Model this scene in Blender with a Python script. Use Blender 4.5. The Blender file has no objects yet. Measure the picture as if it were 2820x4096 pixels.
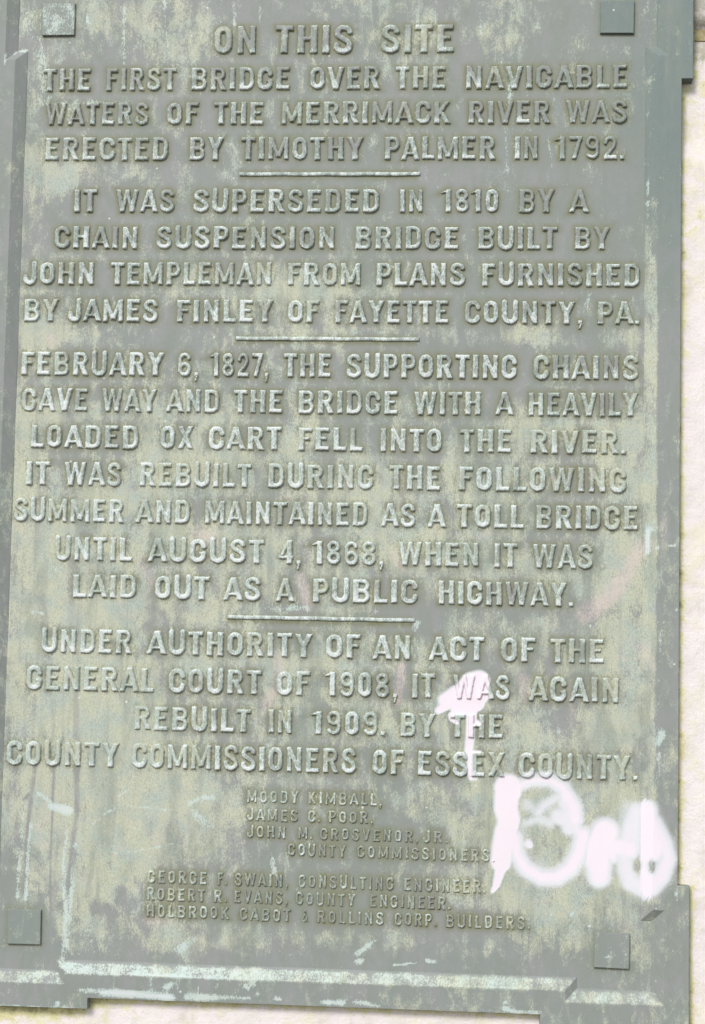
import bpy, math, random
import numpy as np
from mathutils import Matrix, Vector

random.seed(7); rng = np.random.default_rng(7)
scene = bpy.context.scene
C = scene.collection

# ------------------------------------------------------------------ camera
FPX = 6664.7                       # focal length in photo pixels (photo 2820 x 4096)
AX = np.array([0.99704626, -0.01402663, 0.07551169])   # wall's right, normal, up, as seen by the camera
AY = np.array([0.07424507, -0.07561995, -0.99436879])
AZ = np.array([0.01965783, 0.99703805, -0.07435518])
M3 = np.stack([AX, AY, AZ])
CAM = -M3 @ np.array([0, 0, -1.0]) * 1.9
cd = bpy.data.cameras.new('camera'); cam = bpy.data.objects.new('camera', cd); C.objects.link(cam)
cd.sensor_fit = 'VERTICAL'; cd.sensor_height = 36.0; cd.sensor_width = 36.0
cd.lens = 36.0 * FPX / 4096; cd.clip_start = 0.05; cd.clip_end = 100
m = Matrix([[*M3[0], CAM[0]], [*M3[1], CAM[1]], [*M3[2], CAM[2]], [0, 0, 0, 1]])
cam.matrix_world = m
scene.camera = cam

def at(px, py):
    """point of the plaque's front plane (metres right, metres up) measured from a photo pixel"""
    d = M3 @ np.array([px - 1410.0, 2048.0 - py, -FPX]); t = -CAM[1] / d[1]
    p = CAM + d * t
    return np.array([p[0], p[2]])

# ------------------------------------------------------------------ world and sun
L = Vector((-0.36, -1.0, 0.80)).normalized()         # towards the light
elev = math.asin(L.z)
w = bpy.data.worlds.new('World'); scene.world = w; w.use_nodes = True
nt = w.node_tree; bg = nt.nodes['Background']
sky = nt.nodes.new('ShaderNodeTexSky'); sky.sky_type = 'NISHITA'; sky.sun_disc = False
sky.sun_elevation = elev; sky.sun_rotation = math.atan2(L.x, L.y)
sky.air_density = 1.0; sky.dust_density = 0.6; sky.ozone_density = 1.0
hs = nt.nodes.new('ShaderNodeHueSaturation'); hs.inputs['Saturation'].default_value = 0.5
nt.links.new(sky.outputs[0], hs.inputs['Color']); nt.links.new(hs.outputs[0], bg.inputs['Color'])
bg.inputs['Strength'].default_value = 0.15
sd = bpy.data.lights.new('sun', 'SUN'); sun = bpy.data.objects.new('sun', sd); C.objects.link(sun)
sd.energy = 2.1; sd.angle = math.radians(18); sd.color = (1.0, 0.995, 0.985)
sun.rotation_euler = L.to_track_quat('Z', 'Y').to_euler()
vs = scene.view_settings; vs.view_transform = 'Standard'; vs.look = 'None'; vs.gamma = 1.0; vs.exposure = 0.41
scene.cycles.max_bounces = 5

# ------------------------------------------------------------------ marks: where stains and paint lie (sizes in photo pixels -> metres)
PX = 0.000300
def sm(x): x = np.clip(x, 0, 1); return x * x * (3 - 2 * x)
def strokes(X, Z, lst):
    out = np.zeros_like(X)
    for pts, r0, r1, soft, s in lst:
        P = np.array([at(*p) for p in pts]); n = len(P)
        if n == 1: P = np.vstack([P, P + 1e-5]); n = 2
        lo = P.min(0) - (max(r0, r1) + soft) * PX * 1.1; hi = P.max(0) + (max(r0, r1) + soft) * PX * 1.1
        k = (X > lo[0]) & (X < hi[0]) & (Z > lo[1]) & (Z < hi[1])
        if not k.any(): continue
        x = X[k]; z = Z[k]; best = np.full(x.shape, -9.0)
        for i in range(n - 1):
            a, b = P[i], P[i + 1]; d = b - a
            h = np.clip(((x - a[0]) * d[0] + (z - a[1]) * d[1]) / (d @ d), 0, 1)
            dist = np.hypot(x - a[0] - d[0] * h, z - a[1] - d[1] * h)
            r = (r0 + (r1 - r0) * (i + h) / (n - 1)) * PX
            best = np.maximum(best, (r - dist) / (soft * PX))
        out[k] = np.maximum(out[k], s * sm(best * 0.5 + 0.5))
    return out
def q(*pts): return [(1700 + a / 1.596, 2600 + b / 1.596) for a, b in pts]      # crop read-outs of the sprayed area
def r_(v): return v / 1.596
PAINT = [
    (q((1110, 1180), (1110, 1400)), r_(95), r_(85), 60, .42), (q((1400, 1050), (1450, 1450)), r_(90), r_(110), 60, .42), (q((620, 1300), (800, 1470), (960, 1360)), r_(60), r_(60), 50, .4),
    (q((950, 1090), (985, 1180), (1000, 1240)), r_(40), r_(44), 26, .9), (q((905, 930), (950, 1000), (960, 1080)), r_(50), r_(50), 22, .95),
    (q((345, 230), (355, 290)), r_(55), r_(50), 8, 1), (q((700, 1000), (860, 1010)), r_(40), r_(60), 40, .42), (q((620, 1130), (640, 1180)), r_(40), r_(30), 34, .4), (q((1290, 1000), (1280, 1150)), r_(40), r_(50), 34, .5),
    (q((235, 300), (300, 215), (345, 200)), r_(72), r_(66), 8, 1), (q((300, 215), (330, 270)), r_(70), r_(60), 9, 1),
    (q((85, 385), (150, 340), (230, 330), (320, 330)), r_(22), r_(60), 7, 1), (q((130, 320), (200, 290)), r_(45), r_(60), 9, 1),
    (q((165, 415), (170, 440), (205, 465)), r_(18), r_(10), 4, 1), (q((190, 385), (290, 385)), r_(25), r_(30), 5, 1),
    (q((300, 390), (290, 500), (280, 640)), r_(30), r_(26), 4, 1), (q((300, 440), (345, 470)), r_(14), r_(14), 4, 1),
    (q((285, 640), (285, 740), (292, 815)), r_(20), r_(15), 3, 1), (q((290, 650), (350, 650)), r_(11), r_(8), 3, 1), (q((285, 822), (335, 826)), r_(9), r_(6), 3, .9),
    (q((530, 880), (530, 900)), r_(84), r_(80), 10, 1), (q((520, 930), (515, 1010), (535, 1080), (520, 1160)), r_(74), r_(64), 9, 1),
    (q((515, 1160), (495, 1260), (485, 1350)), r_(68), r_(62), 9, 1), (q((485, 1370), (472, 1430), (455, 1500), (430, 1538)), r_(38), r_(13), 4, 1),
    (q((590, 870), (680, 830), (800, 830), (880, 880), (915, 950)), r_(36), r_(46), 26, .95),
    (q((850, 935), (760, 990), (720, 1040)), r_(30), r_(32), 22, .7), (q((910, 970), (945, 1060), (925, 1130)), r_(62), r_(52), 22, .85),
    (q((850, 1060), (920, 1080)), r_(48), r_(60), 18, .85), (q((640, 1110), (720, 1080), (800, 1100)), r_(26), r_(40), 20, .6), (q((650, 990), (700, 1020)), r_(40), r_(30), 20, .5),
    (q((575, 1200), (585, 1300), (640, 1390), (740, 1450), (840, 1450), (930, 1390), (985, 1290), (1010, 1180)), r_(48), r_(56), 28, .97),
    (q((660, 1235), (668, 1245)), r_(26), r_(22), 6, .9),
    (q((1150, 1165), (1110, 1250), (1100, 1340)), r_(88), r_(84), 24, 1), (q((1105, 1340), (1112, 1440)), r_(86), r_(72), 24, .95), (q((1180, 1250), (1200, 1320)), r_(60), r_(40), 21, .95),
    (q((1200, 1250), (1300, 1270)), r_(62), r_(66), 24, .95), (q((1345, 1020), (1320, 1120), (1300, 1260)), r_(46), r_(72), 22, .85),
    (q((1430, 1020), (1430, 1150), (1450, 1270)), r_(50), r_(80), 23, 1), (q((1470, 1100), (1530, 1230), (1550, 1330), (1510, 1440), (1440, 1510)), r_(42), r_(62), 25, .92),
    (q((1450, 1500), (1400, 1520), (1310, 1480), (1280, 1390), (1270, 1300)), r_(62), r_(48), 24, .85),
    (q((1412, 1000), (1412, 1400), (1412, 1560)), r_(36), r_(34), 3, 1),
]
CLEAR = [(q((1437, 1360), (1440, 1405)), r_(16), r_(16), 9, .75), (q((1362, 1378), (1355, 1392)), r_(22), r_(20), 11, .55)]
def Z8(r, x, y, k=1 / 1.1319):
    o = dict(A=(0, 0), B=(1410, 0), C=(0, 700), D=(1410, 700), E=(0, 1380), F=(1410, 1380), G=(0, 2100), H=(1410, 2100), I=(0, 2700), J=(1410, 2700), K=(0, 3276), L=(1410, 3276))[r]
    return (o[0] + x * k, o[1] + y * k)
def z(r, *pts): return [Z8(r, *p) for p in pts]
BL = lambda x, y: (x / 1.596, 3000 + y / 1.596)
PALE = [  # chalky pale run-offs, scratches and splashes
    (z('A', (560, 40), (562, 290)), 7, 5, 6, .75), (z('A', (745, 0), (750, 120), (765, 240)), 7, 3, 5, .8), (z('A', (1000, 0), (1000, 110)), 5, 3, 5, .6),
    (z('A', (1058, 15), (1062, 110)), 11, 8, 9, .7), (z('A', (1177, 30), (1175, 110)), 7, 4, 6, .6), (z('A', (393, 75), (398, 105)), 5, 7, 4, 1), (z('A', (655, 210), (660, 280)), 4, 4, 5, .5),
    (z('A', (175, 170), (200, 240)), 6, 3, 5, .6), (z('A', (110, 40), (150, 180)), 22, 18, 25, .4), (z('A', (180, 250), (215, 470)), 25, 20, 25, .5), (z('A', (210, 470), (640, 460)), 16, 10, 22, .5),
    (z('B', (578, 60), (582, 150)), 6, 4, 5, .6), (z('B', (665, 150), (675, 280)), 8, 6, 8, .55), (z('B', (715, 380), (712, 460)), 12, 8, 10, .5), (z('B', (885, 620), (905, 760)), 6, 5, 5, .5), (z('B', (55, 265), (70, 270)), 8, 8, 5, .5),
    (z('B', (690, 560), (700, 780)), 7, 7, 9, .45), (z('A', (1120, 570), (1130, 760)), 8, 4, 6, .5), (z('A', (120, 228), (60, 240)), 6, 5, 3, .9), (z('A', (22, 250), (22, 290)), 4, 4, 3, 1),
    (z('D', (1075, 540), (1060, 600)), 10, 6, 6, .6), (z('D', (1335, 20), (1335, 90)), 6, 8, 6, .75), (z('D', (1335, 120), (1332, 230)), 7, 5, 6, .7), (z('D', (1350, 250), (1355, 928)), 10, 12, 18, .3), (z('F', (1350, 100), (1350, 928)), 14, 16, 20, .26),
    (z('H', (1345, 0), (1345, 620)), 18, 18, 20, .25), (z('H', (1340, 20), (1335, 130)), 14, 10, 6, 1), (z('H', (1430, 97), (1455, 93)), 4, 4, 3, .9), (z('H', (1375, 105), (1388, 100)), 7, 6, 3, .9), (z('F', (1405, 638), (1432, 634)), 5, 4, 4, .8),
    (z('H', (1073, 455), (1078, 456)), 7, 6, 4, 1), (z('H', (1097, 453), (1099, 454)), 4, 4, 3, .9), (z('F', (1412, 238), (1414, 238)), 4, 3, 3, .8), (z('F', (1475, 440), (1477, 445)), 4, 4, 3, .9), (z('H', (1465, 384), (1466, 386)), 4, 4, 3, .9),
    (z('J', (1400, 265), (1385, 310)), 16, 14, 8, .85), (z('J', (1385, 350), (1385, 500)), 6, 5, 6, .7), (z('H', (1390, 480), (1400, 620)), 7, 7, 7, .6), (z('H', (1385, 700), (1380, 928)), 7, 5, 8, .5),
    ([BL(330, 360), BL(440, 385)], 16, 20, 9, .95), ([BL(240, 275), BL(330, 330)], 7, 9, 8, .7), ([BL(760, 300), BL(805, 258)], 4, 3, 3, .9), ([BL(660, 415), BL(790, 340)], 4, 4, 5, .6), ([BL(760, 350), BL(1100, 385)], 5, 4, 5, .7), ([BL(545, 500), BL(640, 440)], 4, 4, 5, .55),
    ([BL(720, 658), BL(900, 640), BL(1130, 592)], 4, 3, 4, .75), ([BL(200, 500), BL(300, 430)], 8, 5, 7, .5), ([BL(150, 360), BL(130, 600), BL(110, 940)], 7, 8, 6, .6), ([BL(195, 470), BL(175, 700), BL(165, 950)], 6, 8, 6, .7),
    ([BL(430, 520), BL(405, 700), BL(410, 900), BL(420, 1080), BL(400, 1330)], 9, 11, 7, .7), ([BL(480, 600), BL(460, 800), BL(450, 1000), BL(440, 1180), BL(420, 1320)], 9, 9, 7, .65),
    ([BL(1215, 340), BL(1290, 300), BL(1350, 300)], 12, 10, 12, .75), ([BL(1215, 340), BL(1240, 400), BL(1330, 490)], 10, 22, 14, .55), ([BL(570, 1170), BL(600, 1310)], 14, 12, 14, .5), ([BL(1130, 1280), BL(1240, 1200)], 16, 14, 14, .6),
    (z('L', (20, 610), (105, 548)), 12, 6, 6, .8), (z('L', (20, 650), (45, 640)), 14, 12, 9, .8), (z('L', (185, 662), (295, 650)), 5, 3, 3, .9), (z('L', (335, 640), (370, 646)), 9, 10, 5, .9), (z('L', (985, 450), (995, 425)), 4, 6, 3, .9), (z('L', (898, 430), (902, 442)), 4, 4, 3, .8),
    (z('L', (1130, 628), (1152, 625)), 5, 8, 4, .9), (z('L', (1210, 650), (1215, 655)), 6, 5, 4, .8), (z('L', (1168, 568), (1170, 570)), 5, 4, 3, .8), (z('L', (1225, 522), (1252, 540)), 5, 6, 4, .6), (z('L', (1110, 520), (1118, 522)), 11, 9, 6, .7),
    (z('L', (1465, 340), (1470, 380)), 14, 5, 9, .7), (z('L', (1430, 250), (1445, 330)), 8, 6, 8, .4), (z('K', (262, 834), (266, 836)), 10, 9, 3, 1), (z('K', (42, 778), (43, 779)), 6, 6, 3, 1), (z('L', (695, 825), (696, 828)), 6, 6, 3, 1), (z('L', (793, 770), (794, 778)), 4, 4, 2, .8),
    (z('K', (0, 855 - 8), (390, 855 - 2)), 4, 4, 3, .75), (z('J', (310 + 625, 255), (938, 240)), 11, 8, 6, .6), (z('K', (1235, 180), (1240, 240)), 10, 12, 7, .8), (z('K', (600, 40), (640, 60)), 5, 5, 5, .5),
    (z('H', (280, 470), (295, 440)), 14, 12, 8, .8), (z('G', (250, 200), (275, 210)), 12, 10, 10, .6), (z('G', (140, 390), (190, 400)), 8, 8, 10, .6), (z('H', (80, 405), (120, 380)), 8, 8, 8, .4), (z('G', (1210, 375), (1400, 378)), 13, 13, 12, .55), (z('D', (-30, 715), (150, 712)), 8, 6, 8, .4),
    (z('J', (790, 760), (800, 765)), 14, 12, 5, .3), (z('I', (1505, 450), (1590, 460)), 5, 5, 8, .3),
]
def a45(x, y): return (400 + x / 1.451, 3750 + y / 1.451)
def b45(x, y): return (1400 + x / 1.451, 3750 + y / 1.451)
PALE += [   # the heavy white crust on the ledge and along the frame's lower edge
    ([a45(0, 318), a45(200, 328), a45(380, 345), a45(420, 350)], 15, 15, 9, 1), ([a45(500, 345), a45(700, 348), a45(870, 352)], 14, 9, 9, .9), ([a45(-120, 305), a45(0, 312)], 6, 14, 8, .9), ([a45(880, 365), a45(990, 372)], 4, 4, 6, .7),
    ([a45(290, 240), a45(300, 320)], 9, 9, 10, .65), ([a45(380, 285), a45(415, 275)], 13, 10, 9, .9), ([a45(570, 290), a45(572, 300)], 7, 7, 5, .9), ([a45(845, 285), a45(860, 295)], 12, 10, 6, .9), ([a45(915, 325), a45(916, 345)], 6, 5, 4, .9), ([a45(1015, 355), a45(1045, 358)], 9, 7, 5, .95),
    ([a45(1290, 375), a45(1330, 378), a45(1405, 378)], 9, 14, 6, .95), ([a45(1485, 375), b45(80, 380), b45(165, 400)], 11, 9, 6, .95), ([b45(515, 402), b45(600, 395)], 3, 3, 4, .6), ([b45(760, 420), b45(820, 424)], 6, 4, 6, .6), ([b45(890, 408), b45(960, 432), b45(1105, 438)], 10, 5, 5, .9),
    ([a45(880, 240), a45(890, 270)], 14, 10, 8, .6), ([a45(440, 262), a45(455, 290)], 8, 6, 8, .55), ([a45(680, 270), a45(675, 300)], 8, 5, 7, .6), ([a45(60, 215), a45(130, 222)], 5, 5, 4, .8),
    ([a45(0, 200), a45(600, 236), a45(900, 248)], 5, 4, 4, .95),
]
PINK = [
    (z('H', (1310, 100), (1230, 240), (1150, 340), (1060, 400)), 26, 34, 22, .75), (z('H', (1345, 620), (1300, 560), (1250, 520)), 16, 12, 20, .4), (z('H', (770, 700), (785, 790)), 22, 10, 14, .6), (z('J', (990, 100), (990, 200)), 10, 8, 10, .55),
    (z('G', (650, 190), (690, 260)), 14, 12, 14, .5), (z('G', (900, 40), (960, 60)), 30, 26, 20, .55), (z('G', (1360, 240), (1400, 370)), 20, 14, 14, .6), (z('G', (1270, 600), (1260, 720), (1200, 830)), 22, 16, 20, .5), (z('H', (180, 130), (225, 200)), 12, 12, 14, .5),
    (z('H', (225, 640), (205, 800)), 16, 14, 8, .75), (z('H', (570, 60), (620, 30)), 10, 10, 14, .4), (z('I', (170, 690), (220, 640)), 10, 10, 10, .5), (z('F', (1420, 780), (1415, 900)), 9, 9, 12, .35), ([BL(250, 490), BL(275, 640)], 6, 5, 7, .4), ([BL(380, 480), BL(400, 600)], 6, 5, 7, .35),
    (z('C', (230, 740), (230, 760)), 20, 20, 16, .5), (z('K', (660, 460), (760, 470)), 18, 14, 16, .45), (z('I', (800, 60), (900, 60)), 8, 8, 14, .3), (z('J', (980, 30), (975, 120)), 10, 7, 10, .3),
    (z('H', (1330, 550), (1355, 640)), 14, 12, 12, .5),
]
DARK = [
    ([BL(225, 100), BL(200, 300), BL(170, 600), BL(150, 900)], 8, 6, 5, .8), ([BL(345, 110), BL(335, 400), BL(320, 700), BL(325, 1180)], 5, 3, 3, .9), ([BL(490, 110), BL(490, 400), BL(465, 600), BL(435, 850), BL(440, 1040)], 10, 6, 6, .85),
    (z('I', (160, 100), (150, 290)), 6, 6, 6, .4), (z('I', (235, 100), (240, 290)), 5, 5, 5, .5), (z('I', (345, 70), (345, 290)), 12, 12, 7, .6), (z('I', (285, 80), (285, 290)), 5, 5, 5, .4),
    (z('G', (330, 170), (330, 480)), 22, 16, 20, .4), (z('G', (190, 330), (200, 480)), 20, 20, 20, .4), (z('G', (690, 330), (680, 470)), 26, 22, 20, .5), (z('G', (740, 400), (750, 470)), 14, 12, 12, .5), (z('E', (180, 620), (175, 900)), 12, 16, 14, .4), (z('E', (330, 560), (330, 660)), 14, 10, 12, .4),
    ([BL(775, 900), BL(775, 960)], 22, 22, 12, .6), ([BL(600, 1000), BL(700, 1050)], 20, 26, 18, .5), ([BL(700, 1240), BL(850, 1290)], 24, 24, 18, .5), ([BL(160, 310), BL(185, 285)], 6, 7, 4, 1), ([BL(590, 1240), BL(602, 1242)], 6, 5, 3, 1), ([BL(1270, 405), BL(1272, 412)], 8, 8, 5, .8),
    (z('L', (680, 670), (682, 672)), 6, 6, 5, .5),
]
DENS = [  # lichen cover: (x, y, sx, sy, amount), photo pixels
    (260, 330, 60, 160, .32), (720, 240, 110, 170, .22), (500, 90, 80, 70, .25), (860, 90, 60, 70, .2), (180, 650, 130, 60, .3), (300, 720, 110, 60, .3), (640, 640, 260, 50, .25), (1700, 230, 90, 180, .3), (1980, 200, 70, 120, .2),
    (1930, 520, 60, 60, .2), (180, 1000, 70, 300, .15), (190, 1340, 60, 60, .45), (380, 1350, 60, 40, .3), (1180, 1180, 250, 60, .4), (1050, 1100, 200, 50, .3), (1150, 1350, 180, 50, .35), (1800, 1330, 350, 40, .2), (2100, 1330, 60, 40, .3),
    (2150, 1320, 60, 50, .35), (2500, 1330, 50, 70, .35), (2540, 1550, 25, 160, .5), (2350, 1700, 200, 40, .3), (2100, 1730, 80, 60, .5), (2480, 1800, 80, 90, .5), (2000, 1900, 300, 60, .2), (1500, 1950, 300, 50, .3), (120, 1650, 60, 300, .35),
    (300, 1640, 200, 30, .35), (750, 1640, 120, 40, .3), (600, 1750, 60, 160, .25), (1230, 1740, 80, 60, .4), (900, 1850, 300, 50, .3), (500, 2000, 120, 60, .35), (700, 2130, 80, 60, .3), (200, 2150, 200, 200, .2), (560, 2440, 300, 60, .3), (200, 2400, 120, 160, .25),
    (1000, 2300, 400, 300, .15), (900, 2650, 500, 40, .2), (300, 2800, 220, 120, .35), (500, 2900, 120, 80, .3), (1700, 2900, 120, 60, .2), (2500, 2800, 80, 300, .35), (2350, 2550, 200, 80, .1), (1900, 2960, 250, 100, .15), (600, 3150, 400, 150, .3), (250, 3300, 250, 300, .2),
    (700, 3400, 300, 120, .2), (800, 3750, 120, 70, .25), (500, 3600, 300, 120, .05), (1850, 3560, 300, 60, .3), (2000, 3650, 250, 90, .15), (2500, 3650, 60, 300, .35), (1500, 3750, 120, 80, .2), (1200, 2250, 200, 100, .1), (1700, 2200, 200, 80, .2), (2050, 2300, 160, 60, .2), (2500, 2200, 60, 120, .4),
    (1500, 640, 900, 160, -.12), (2300, 600, 350, 400, -.2), (1200, 60, 200, 80, -.12), (330, 250, 90, 70, -.25), (560, 1350, 180, 50, -.2), (300, 900, 150, 60, -.15), (1850, 1400, 200, 30, -.25), (1250, 3400, 260, 120, -.34), (900, 3650, 300, 30, -.2), (1450, 3620, 450, 70, -.35),
    (1100, 3860, 500, 45, -.35), (1900, 3860, 500, 45, -.3), (150, 3870, 200, 60, -.45), (100, 3700, 100, 110, -.38), (1550, 3250, 90, 200, -.2), (1150, 2480, 100, 60, -.35), (2150, 2450, 500, 40, -.15), (1900, 2700, 60, 80, -.1), (700, 3960, 900, 50, -.3), (40, 3500, 40, 260, -.2),
    (1950, 3100, 150, 60, .1), (2300, 3180, 90, 60, .3), (2100, 3400, 200, 200, .3), (2330, 3950, 200, 60, -.2), (1500, 3060, 500, 70, -.12), (1600, 2460, 120, 60, -.2), (650, 2420, 90, 70, -.2), (1900, 3700, 120, 70, -.15),
]
xl, xr, el, er = -.3955, .3280, -.4078, .3408        # inner outline: middle run and corner ears
zt, zb, ezt, ezb = .6080, -.5130, .6210, -.5250
sT, sB, sLx, sRx = .5405, -.4480, -.3270, .2583
def project(X, Z):
    V = np.stack([X - CAM[0], np.zeros_like(X) - CAM[1], Z - CAM[2]], -1) @ M3
    return 1410 + V[..., 0] / -V[..., 2] * FPX, 2048 - V[..., 1] / -V[..., 2] * FPX
LS = {}      # near-letter distance map filled by the letters
GX0, GX1, GZ0, GZ1, GS = -0.47, 0.40, -0.60, 0.68, 0.002
near = np.full((int((GZ1 - GZ0) / GS) + 1, int((GX1 - GX0) / GS) + 1), 0.02)
def marks(X, Z, kind='plate', extra=None, Y=None):
    """two RGBA stain layers for points on the plaque: A=(paint, lichen, pale, pink) B=(dark, blue, grime, rim)"""
    X0, Z0 = X, Z
    if Y is not None: X = CAM[0] + (X - CAM[0]) * -CAM[1] / (Y - CAM[1]); Z = CAM[2] + (Z - CAM[2]) * -CAM[1] / (Y - CAM[1])
    px, py = project(X, Z)
    paint = np.clip(strokes(X, Z, PAINT) - strokes(X, Z, CLEAR), 0, 1)
    t = py / 4096
    dens = np.interp(t, [0, .18, .26, .4, .5, .75, .9, 1], [.36, .34, .34, .44, .52, .54, .46, .4])
    dens = dens - np.clip((px - 1300) / 1500, 0, 1) * np.interp(t, [0, .3, .6, 1], [.16, .14, .02, .03])
    for x, y, sx, sy, a in DENS: dens = dens + a * np.exp(-0.5 * ((px - x) / sx) ** 2 - 0.5 * ((py - y) / sy) ** 2)
    pale = strokes(X, Z, PALE); pink = strokes(X, Z, PINK); dark = strokes(X, Z, DARK)
    blue = sm((px - 2350) / 280) * sm((1500 - py) / 1000) * .9
    blue = blue * (1.1 if kind == 'frame' else .55)
    grime_shade = np.zeros_like(X)
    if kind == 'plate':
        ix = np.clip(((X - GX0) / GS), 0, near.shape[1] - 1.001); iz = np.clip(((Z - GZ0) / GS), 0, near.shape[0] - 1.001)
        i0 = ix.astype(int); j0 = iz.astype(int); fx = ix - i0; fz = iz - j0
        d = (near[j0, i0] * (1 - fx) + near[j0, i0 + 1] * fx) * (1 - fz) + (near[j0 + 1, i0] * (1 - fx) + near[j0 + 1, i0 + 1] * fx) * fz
        grime_shade = .95 * np.exp(-np.clip(d - .0005, 0, 1) / 0.0027)
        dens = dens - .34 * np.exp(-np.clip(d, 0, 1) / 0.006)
    if kind == 'frame':
        rb = (X > .325) & (X < .3425) & (Z < .55) & (Z > -.452)                      # the bevel that rises on the right gets a denser pale cover
        dens = np.where(rb, .1 + .62 * sm((py - 500) / 900) - .2 * sm((py - 2900) / 300), dens * .38 + .1 * sm((py - 1800) / 1200))
        tm, te = zb - Z0, ezb - Z0                                  # the upward-facing ledge holds a chalky film
        film = 1.0 * (((tm > 0) & (tm < .0128) & (X0 > sLx + tm) & (X0 < sRx - tm)) | ((te > 0) & (te < .0128) & ((X0 > sRx - te) | (X0 < sLx + te)) & (X0 < er + te) & (X0 > el - te))) * (Y < -.0003)
        dens = np.maximum(dens, film * .6)
        pale = np.maximum(pale, film * np.interp(px, [0, 200, 260, 900, 1500, 2300, 2330, 2700], [.42, .5, .64, .6, .46, .42, .36, .4]))
    rim = np.zeros_like(X) if extra is None else extra
    return np.stack([paint, np.clip(dens, 0, 1), pale, pink], -1), np.stack([dark, blue, grime_shade, rim], -1)

# ------------------------------------------------------------------ node helpers and materials
LIGHT = 1.30
def lin(c): c = c / 255; return c / 12.92 if c <= .04045 else ((c + .055) / 1.055) ** 2.4
def col(r, g, b, k=LIGHT): return (min(lin(r) / k, .85), min(lin(g) / k, .85), min(lin(b) / k, .85), 1)
class N:
    def __init__(s, name):
        s.m = bpy.data.materials.new(name); s.m.use_nodes = True; s.t = s.m.node_tree; s.b = s.t.nodes['Principled BSDF']
    def n(s, ty, **k):
        x = s.t.nodes.new(ty)
        for a, v in k.items(): setattr(x, a, v)
        return x
    def put(s, sock, v):
        if isinstance(v, (int, float, tuple, list)): sock.default_value = v
        else: s.t.links.new(v, sock)
    def ma(s, op, a, b=0.0, c=0.0, clamp=False):
        x = s.n('ShaderNodeMath', operation=op, use_clamp=clamp); s.put(x.inputs[0], a); s.put(x.inputs[1], b); s.put(x.inputs[2], c); return x.outputs[0]
    def mix(s, f, a, b):
        x = s.n('ShaderNodeMix', data_type='RGBA'); s.put(x.inputs[0], f); s.put(x.inputs[6], a); s.put(x.inputs[7], b); return x.outputs[2]
    def step(s, v, lo, hi, o0=0.0, o1=1.0):
        x = s.n('ShaderNodeMapRange', interpolation_type='SMOOTHSTEP'); s.put(x.inputs[0], v); s.put(x.inputs[1], lo); s.put(x.inputs[2], hi); s.put(x.inputs[3], o0); s.put(x.inputs[4], o1); return x.outputs[0]
    def pos(s, sx=1, sy=1, sz=1, off=0):
        g = s.n('ShaderNodeNewGeometry'); x = s.n('ShaderNodeVectorMath', operation='MULTIPLY_ADD'); s.put(x.inputs[0], g.outputs['Position']); x.inputs[1].default_value = (sx, sy, sz); x.inputs[2].default_value = (off, off * 1.7, off * .6); return x.outputs[0]
    def noise(s, v, scale, detail=3, rough=.55, dist=0.0):
        x = s.n('ShaderNodeTexNoise'); s.put(x.inputs['Vector'], v); x.inputs['Scale'].default_value = scale; x.inputs['Detail'].default_value = detail; x.inputs['Roughness'].default_value = rough; x.inputs['Distortion'].default_value = dist; return x.outputs['Fac']
    def attr(s, name):
        x = s.n('ShaderNodeAttribute', attribute_name=name); sp = s.n('ShaderNodeSeparateColor'); s.put(sp.inputs[0], x.outputs['Color']); return sp.outputs[0], sp.outputs[1], sp.outputs[2], x.outputs['Alpha']
    def bump(s, h, dist, strength=1.0, nrm=None):
        x = s.n('ShaderNodeBump'); x.inputs['Distance'].default_value = dist; x.inputs['Strength'].default_value = strength; s.put(x.inputs['Height'], h)
        if nrm is not None: s.put(x.inputs['Normal'], nrm)
        return x.outputs[0]

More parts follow.
